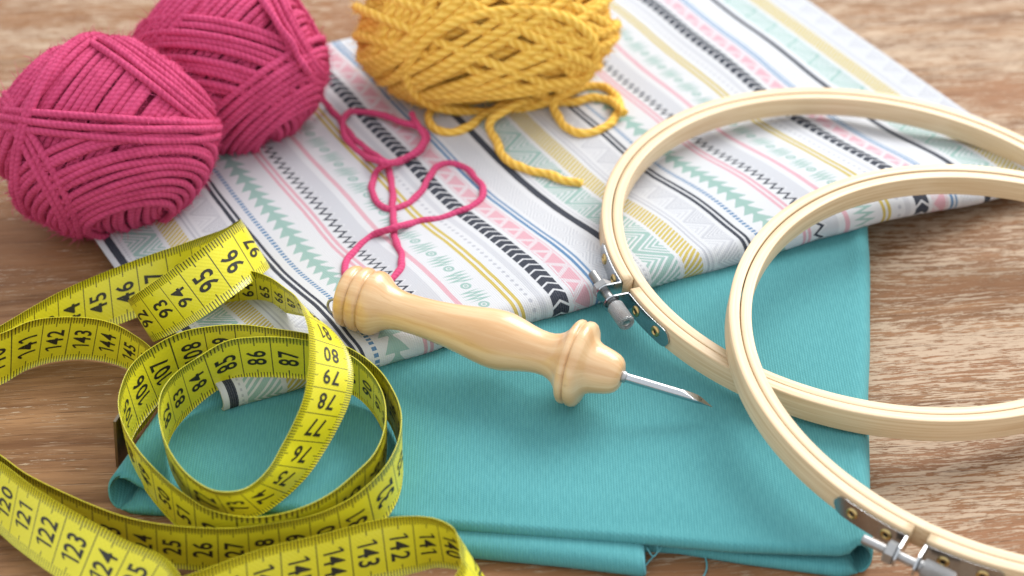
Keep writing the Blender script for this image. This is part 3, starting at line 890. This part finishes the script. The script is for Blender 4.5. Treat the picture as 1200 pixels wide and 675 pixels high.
def stations():
    """(a edge, b edge, tape reading or None) - a and b are the two long edges, numbers read from a towards b"""
    st = []
    def s1(n): return n-.5
    def s2(n): return 150-n+.5
    def add(lo, zl, up, s=None, near=True, flip=False):
        Lw = px(lo[0], lo[1], zl) if zl is not None else on(lo[0], lo[1], .03)
        U = solve_upper(Lw, up[0], up[1], TAPE_W, near)
        st.append((U, Lw, s) if flip else (Lw, U, s))
    def world(a, b, s=None): st.append((np.array(a, float), np.array(b, float), s))
    # --- G: near the bottom edge (its start runs out of view)
    add((165, 765), .05, (150, 700), s2(149.8), flip=True)
    add((250, 738), .10, (240, 667), s2(147.7), flip=True)
    add((312, 716), .15, (307, 643), s2(146.0), flip=True)
    add((380, 697), .2, (373, 627), s2(144.4), flip=True)
    add((452, 680), .3, (443, 609), s2(142.6), flip=True)
    add((487, 671), .35, (480, 605), s2(141.6), flip=True)
    add((515, 665), .4, (507, 607), s2(140.7), flip=True)
    add((552, 672), .45, (528, 616), s2(139.6), flip=True)
    add((575, 688), .5, (536, 628), None, flip=True)
    add((580, 706), .6, (539, 648), None, flip=True)
    add((572, 735), .5, (533, 676), None, flip=True)
    # out of view below the picture: half a twist and back up
    world((-3.5, -19.8, 1.5), (-2.6, -20.9, .3)); world((-6.0, -21.5, .5), (-5.0, -22.6, 1.6)); world((-8.6, -21.2, .3), (-8.0, -22.4, 1.7)); 
    # --- F: bottom left, rising to the left edge
    add((170, 742), .6, (212, 676), s1(126.4))
    add((108, 702), 1.0, (142, 629), s1(124.1))
    add((58, 671), 1.0, (82, 594), s1(122.5))
    add((20, 643), .9, (36, 566), s1(121.0))
    add((-22, 610), .6, (-10, 534), s1(119.0))
    # s is counted on the other face here: converted below
    world((-18.2, -11.3, .25), (-18.05, -10.5, 2.0)); world((-20.3, -10.2, .1), (-20.2, -10.0, 2.0)); world((-21.3, -8.0, .05), (-21.3, -8.0, 1.98)); world((-20.3, -6.0, .05), (-20.2, -5.8, 1.97))
    # --- A: rising to the right behind
    add((-20, 458), .05, (-20, 394), s1(40.2))
    add((0, 449), .05, (0, 382), None)
    add((74, 407), .05, (70, 342), s1(44.3)-.7)
    add((150, 376), .45, (142, 311), s1(46)+0)
    add((225, 348), .9, (213, 286), s1(48)+.1)
    add((283, 330), 1.0, (256, 268), None)
    add((309, 316), 1.15, (277, 258.5), None)
    # --- bend and B: coming back in front
    add((316, 313), 1.9, (282, 257.5), s2(97.6))
    add((309, 320), 2.4, (276, 263), None)
    add((281, 341), 2.8, (243, 286), s2(96)+.3)
    add((240, 370), 2.6, (200, 316.5), s2(94.4))
    add((204, 390), 2.15, (166, 340), s2(93)+.3)
    add((183, 399), 1.6, (153, 349), s2(92)+.1)
    add((182, 400), 1.1, (153, 352), None)
    # --- D: back to the right under B
    add((205, 391), .75, (185, 342), None)
    add((250, 371), .80, (240, 326), s1(62))
    add((293, 361), 1.0, (287, 317), s1(64))
    add((318, 362), 1.15, (314, 324), s1(65.4))
    add((338, 367), 1.9, (335, 338), s1(66.6))
    add((362, 372), 2.6, (347, 348), None)
    # --- front strip of the small loop
    add((383, 382), 3.1, (354, 362), s2(81.8))
    add((402, 402), 3.3, (361, 385), s2(80.9))
    add((412, 424), 3.3, (363, 412), s2(80))
    add((414, 448), 3.1, (361, 437), s2(79))
    add((408, 475), 2.7, (356, 466), s2(78))
    add((396, 501), 2.3, (345, 494), s2(77.1))
    add((382, 526), 1.9, (331, 521), s2(76.3))
    add((361, 557), 1.5, (315, 549), s2(75.3))
    add((330, 587), 1.1, (294, 569), s2(74.2))
    add((300, 605), 1.1, (272, 576), s2(73.3))
    add((266, 608), 1.1, (246, 573), s2(72.3))
    add((232, 595), 1.1, (219, 555), None)
    add((210, 570), 1.1, (200, 530), None)
    add((199, 546), 1.1, (189, 503), None)
    add((196, 527), 1.1, (186, 477), s1(81.5))
    add((203, 507), 1.1, (191, 456), s1(82.2))
    add((221, 485), 1.15, (207, 436), s1(83.3))
    add((249, 461), 1.5, (233, 418), s1(84.4))
    add((275, 447), 1.75, (264, 400), s1(85.1))
    add((303, 442), 1.9, (296, 395), s1(86))
    add((340, 443), 1.95, (336, 395.5), s1(87))
    add((375, 448), 1.8, (375, 402), s1(88))
    add((412, 462), 1.3, (410, 416), s1(89.1))
    add((431, 477), 1.15, (432, 434), s1(90))
    add((446, 499), 1.1, (446, 455), s1(91.2))
    add((453, 522), 1.1, (452, 478), None)
    add((450, 549), 1.05, (450, 505), s2(57))
    add((439, 577), 1.05, (439, 531), s2(56))
    add((418, 600), 1.05, (418, 553), s2(55.2))
    add((388, 623), .85, (386, 579), s2(54.3))
    add((347, 643), .55, (344, 598), s2(53.4))
    add((300, 652), .35, (296, 606), s2(52.8))
    add((252, 645), .2, (248, 598), s2(52))
    add((222, 630), .25, (216, 579), s2(51.2))
    add((198, 608), .4, (190, 558), s2(50))
    add((176, 582), .6, (164, 530), s2(49))
    add((160, 556), .75, (147, 503), s2(48))
    add((152, 533), .85, (139, 477), s2(47))
    # the big loop's left side: the inner face comes into view
    add((157, 510), .95, (142, 453), s1(105.2))
    add((176, 484), 1.0, (154, 428), s1(106.3)-.3)
    add((200, 460), 1.05, (178, 407), s1(107)+.1)
    add((226, 441), 1.15, (213, 389), s1(107.8))
    add((257, 431), 1.25, (249, 382), s1(108.8))
    add((290, 430), 1.2, (285, 380.5), s1(109.8))
    add((325, 434), 1.45, (322, 385), s1(110.8))
    add((365, 441), 1.5, (365, 392), None)
    add((410, 458), 1.35, (408, 407), None)
    add((440, 476), 1.2, (441, 430), s1(114.6))
    add((458, 499), 1.15, (460, 456), s1(115.8))
    add((468, 528), 1.05, (470, 484), s1(117))
    # --- outermost turn, lit on its outside
    add((472, 556), 1.0, (467.5, 514), s2(33.2))
    add((464, 590), .98, (454, 543), s2(32.3))
    add((440, 622), .8, (428, 571), s2(31.5))
    add((410, 640), .6, (400, 590), s2(30.7))
    add((368, 655), .35, (362, 605), s2(29.5))
    add((312, 664), .10, (307, 615), s2(28))
    add((268, 668), .05, (266, 619), s2(26.8))
    add((216, 667), .05, (214, 617), s2(25.4))
    add((160, 656), .05, (156, 608), s2(24)+.3)
    add((108, 640), .05, (104, 590), s2(22.4))
    add((40, 610), .05, (36, 558), s2(20.4))
    add((0, 587), .05, (0, 533), None)
    add((-60, 548), .05, (-58, 495), None)
    world((-19.8, -8.9, .05), (-19.6, -8.9, 1.97)); world((-20.3, -7.6, .05), (-20.2, -7.6, 1.98)); world((-19.7, -6.5, .05), (-19.6, -6.2, 1.96))
    # --- C: left edge, curving round to the end of the tape
    add((-55, 470), .05, (-50, 404), s1(138.3))
    add((0, 451), .05, (0, 391), s1(140)+.2)
    add((30, 434), .05, (36, 376), s1(141))
    add((62, 424), .05, (71, 371.5), s1(142)+.1)
    add((98, 421), .05, (107, 373), s1(143.2))
    add((128, 425), .05, (135, 380), s1(144.2))
    add((152, 434), .05, (158, 393), s1(145.1))
    add((175, 450), .05, (176, 407), None)
    add((186, 469), .05, (186, 424), None)
    add((176, 490), .05, (176, 442), s2(2.3))
    add((160, 511), .05, (159, 460), s2(1.4))
    add((149, 529), .05, (146, 477), s2(.7))
    return st

def build_tape():
    org = np.array([-8.0, -9.0, 0])
    root = empty('tape_measure', org)
    tag(root, 'yellow soft measuring tape with black centimetre numbers, loosely coiled at the left', 'tape measure')
    st = stations()
    A = np.array([q[0] for q in st]); B = np.array([q[1] for q in st]); sv = [q[2] for q in st]
    NP = 16
    Af, Bf = catmull(A, NP), catmull(B, NP)
    mid = (Af+Bf)/2
    Wv = Bf-Af; Wv /= np.linalg.norm(Wv, axis=1)[:, None]
    Af, Bf = mid-Wv*TAPE_W/2, mid+Wv*TAPE_W/2
    arc = np.r_[0, np.cumsum(np.linalg.norm(np.diff(mid, axis=0), axis=1))]
    # even out the sampling
    step = .09; n = int(arc[-1]/step); tt = np.linspace(0, arc[-1], n)
    ip = lambda X: np.stack([np.interp(tt, arc, X[:, k]) for k in range(3)], 1)
    # readings: F is read on the back face there, so 120..125 stand for s = 30..25
    anch = [(arc[i*NP], v) for i, v in enumerate(sv) if v is not None]
    fixed, last = [], -1
    for a, v in anch:
        fixed.append((a, v))
    xs = np.array([q[0] for q in fixed]); ys = np.array([q[1] for q in fixed])
    k0 = 0
    good = [0]
    F_vals = {i for i, q in enumerate(sv) if q is not None and 117 < q < 128 and i < 22}
    idx = [i for i, v in enumerate(sv) if v is not None]
    ys = np.array([150-v if i in F_vals else v for i, v in zip(idx, ys)])
    keep = [0]
    for i in range(1, len(ys)):
        if ys[i] > ys[keep[-1]]+.05: keep.append(i)
    xs, ys = xs[keep], ys[keep]
    sarr = np.interp(tt, xs, ys)
    sarr = np.where(tt < xs[0], ys[0]-(xs[0]-tt), np.where(tt > xs[-1], ys[-1]+(tt-xs[-1]), sarr))
    ker = np.ones(9)/9
    sarr = np.convolve(np.pad(sarr, 4, mode='edge'), ker, 'valid')
    Ar, Br = ip(Af), ip(Bf)
    Wr = Br-Ar; Wr /= np.linalg.norm(Wr, axis=1)[:, None]
    mid = (Ar+Br)/2; T = np.gradient(mid, axis=0); T /= np.linalg.norm(T, axis=1)[:, None]
    Nn = np.cross(T, Wr); Nn /= np.linalg.norm(Nn, axis=1)[:, None]
    hth = .022; m = 7
    V, Fc, UVs, MI = [], [], [], []
    for side in (1, -1):
        for i in range(n):
            for j in range(m):
                b = TAPE_W*j/(m-1)
                bow = 0.0
                V.append(Ar[i]+Wr[i]*b+Nn[i]*(side*hth*(1 if 0 < j < m-1 else .55)))
    for sd in (0, 1):
        o = sd*n*m
        for i in range(n-1):
            for j in range(m-1):
                q = (o+i*m+j, o+i*m+j+1, o+(i+1)*m+j+1, o+(i+1)*m+j)
                u = [(sarr[i], TAPE_W*j/(m-1)), (sarr[i], TAPE_W*(j+1)/(m-1)), (sarr[i+1], TAPE_W*(j+1)/(m-1)), (sarr[i+1], TAPE_W*j/(m-1))]
                if sd == 0: q, u = q[::-1], u[::-1]
                Fc.append(q); UVs += u; MI.append(0)
    o2 = n*m
    for i in range(n-1):
        for j in (0, m-1):
            q = (i*m+j, (i+1)*m+j, o2+(i+1)*m+j, o2+i*m+j)
            Fc.append(q if j == 0 else q[::-1]); UVs += [(0.35+.0*i, .6)]*4; MI.append(0)
    # printed numerals, laid on both faces
    G = glyphs()
    rows = np.arange(n)
    capH = G['0'][0][:, 1].max()
    def lay(num, s_mid, side):
        txt = str(num); sc = .62/capH; wsc = .66 if len(txt) == 3 else .74
        gap = .075*sc
        tot = sum(G[c][2] for c in txt)*sc*wsc+gap*(len(txt)-1)
        x = -tot/2
        for c in txt:
            gv, gf, gw = G[c]
            a = (gv[:, 1]-capH/2)*sc
            b = TAPE_W/2+x+gv[:, 0]*sc*wsc
            x += gw*sc*wsc+gap
            s = s_mid-a if side == 1 else s_mid+a
            r = np.interp(s, sarr, rows)
            i0 = np.clip(r.astype(int), 0, n-2); f = (r-i0)[:, None]
            P = (Ar[i0]*(1-f)+Ar[i0+1]*f)+(Wr[i0]*(1-f)+Wr[i0+1]*f)*b[:, None]+(Nn[i0]*(1-f)+Nn[i0+1]*f)*(side*(hth+.010))
            base = len(V); V.extend(P)
            for q in gf:
                q = tuple(base+k for k in q)
                Fc.append(q if side == -1 else q[::-1]); UVs.extend([(0, 0)]*3); MI.append(1)
    for k in range(math.ceil(sarr[0])+1, math.floor(sarr[-1])+1):
        if 1 <= k <= 149:
            lay(k, k-.5, 1)
        if 1 <= 150-k+1 <= 149: lay(150-k+1, k-.5, -1)
    # one loop of UVs per face corner, in face order
    o = mesh_obj('tape_band', V, Fc, [MT['tape'], MT['ink']], root, UVs, True, MI, org)
    # metal end clip
    i = n-1; D = T[i]
    V2 = []
    for k in range(2):
        for e in (-.02, TAPE_W+.02):
            for d in (-.045, .045): V2.append(Ar[i]+Wr[i]*e+Nn[i]*d+D*(-.35 if k == 0 else .75))
    V2 = np.array(V2)
    Fq = [(0, 1, 3, 2), (4, 6, 7, 5), (0, 4, 5, 1), (2, 3, 7, 6), (0, 2, 6, 4), (1, 5, 7, 3)]
    mesh_obj('metal_tip', V2, Fq, MT['tip'], root, smooth=False, origin=org)
build_tape()

# ------------------------------------------------------------------ light
def area(name, loc, target, size, size_y, power, col):
    L = bpy.data.lights.new(name, 'AREA'); L.shape = 'RECTANGLE'; L.size = size; L.size_y = size_y; L.energy = power; L.color = col
    o = bpy.data.objects.new(name, L); C.objects.link(o); o.location = loc
    o.rotation_euler = (Vector(target)-Vector(loc)).to_track_quat('-Z', 'Y').to_euler()
    return o
area('window_light', (1.35, 1.75, 1.85), (0.02, 0, 0), 1.9, 1.6, 94, (1.0, 0.985, 0.96))
W = bpy.data.worlds.new('World'); bpy.context.scene.world = W; W.use_nodes = True
W.node_tree.nodes['Background'].inputs[0].default_value = (0.93, 0.96, 1.0, 1); W.node_tree.nodes['Background'].inputs[1].default_value = 1.08

cd = bpy.data.cameras.new('camera'); cam = bpy.data.objects.new('camera', cd); C.objects.link(cam)
cd.lens = 70; cd.sensor_width = 36; cd.clip_start = .01; cd.clip_end = 20
cam.location = tuple(CAM*S); cam.rotation_euler = (R_(90)-PITCH, 0, 0)
cd.dof.use_dof = True; cd.dof.aperture_fstop = 8.5; cd.dof.aperture_blades = 7
fp = px(600, 430, 1.5); cd.dof.focus_distance = float((fp-CAM)@FWD)*S
sc = bpy.context.scene; sc.camera = cam
sc.view_settings.view_transform = 'Standard'; sc.view_settings.look = 'None'; sc.view_settings.exposure = 0.10; sc.view_settings.gamma = 1
sc.cycles.use_denoising = True
sc.cycles.max_bounces = 8
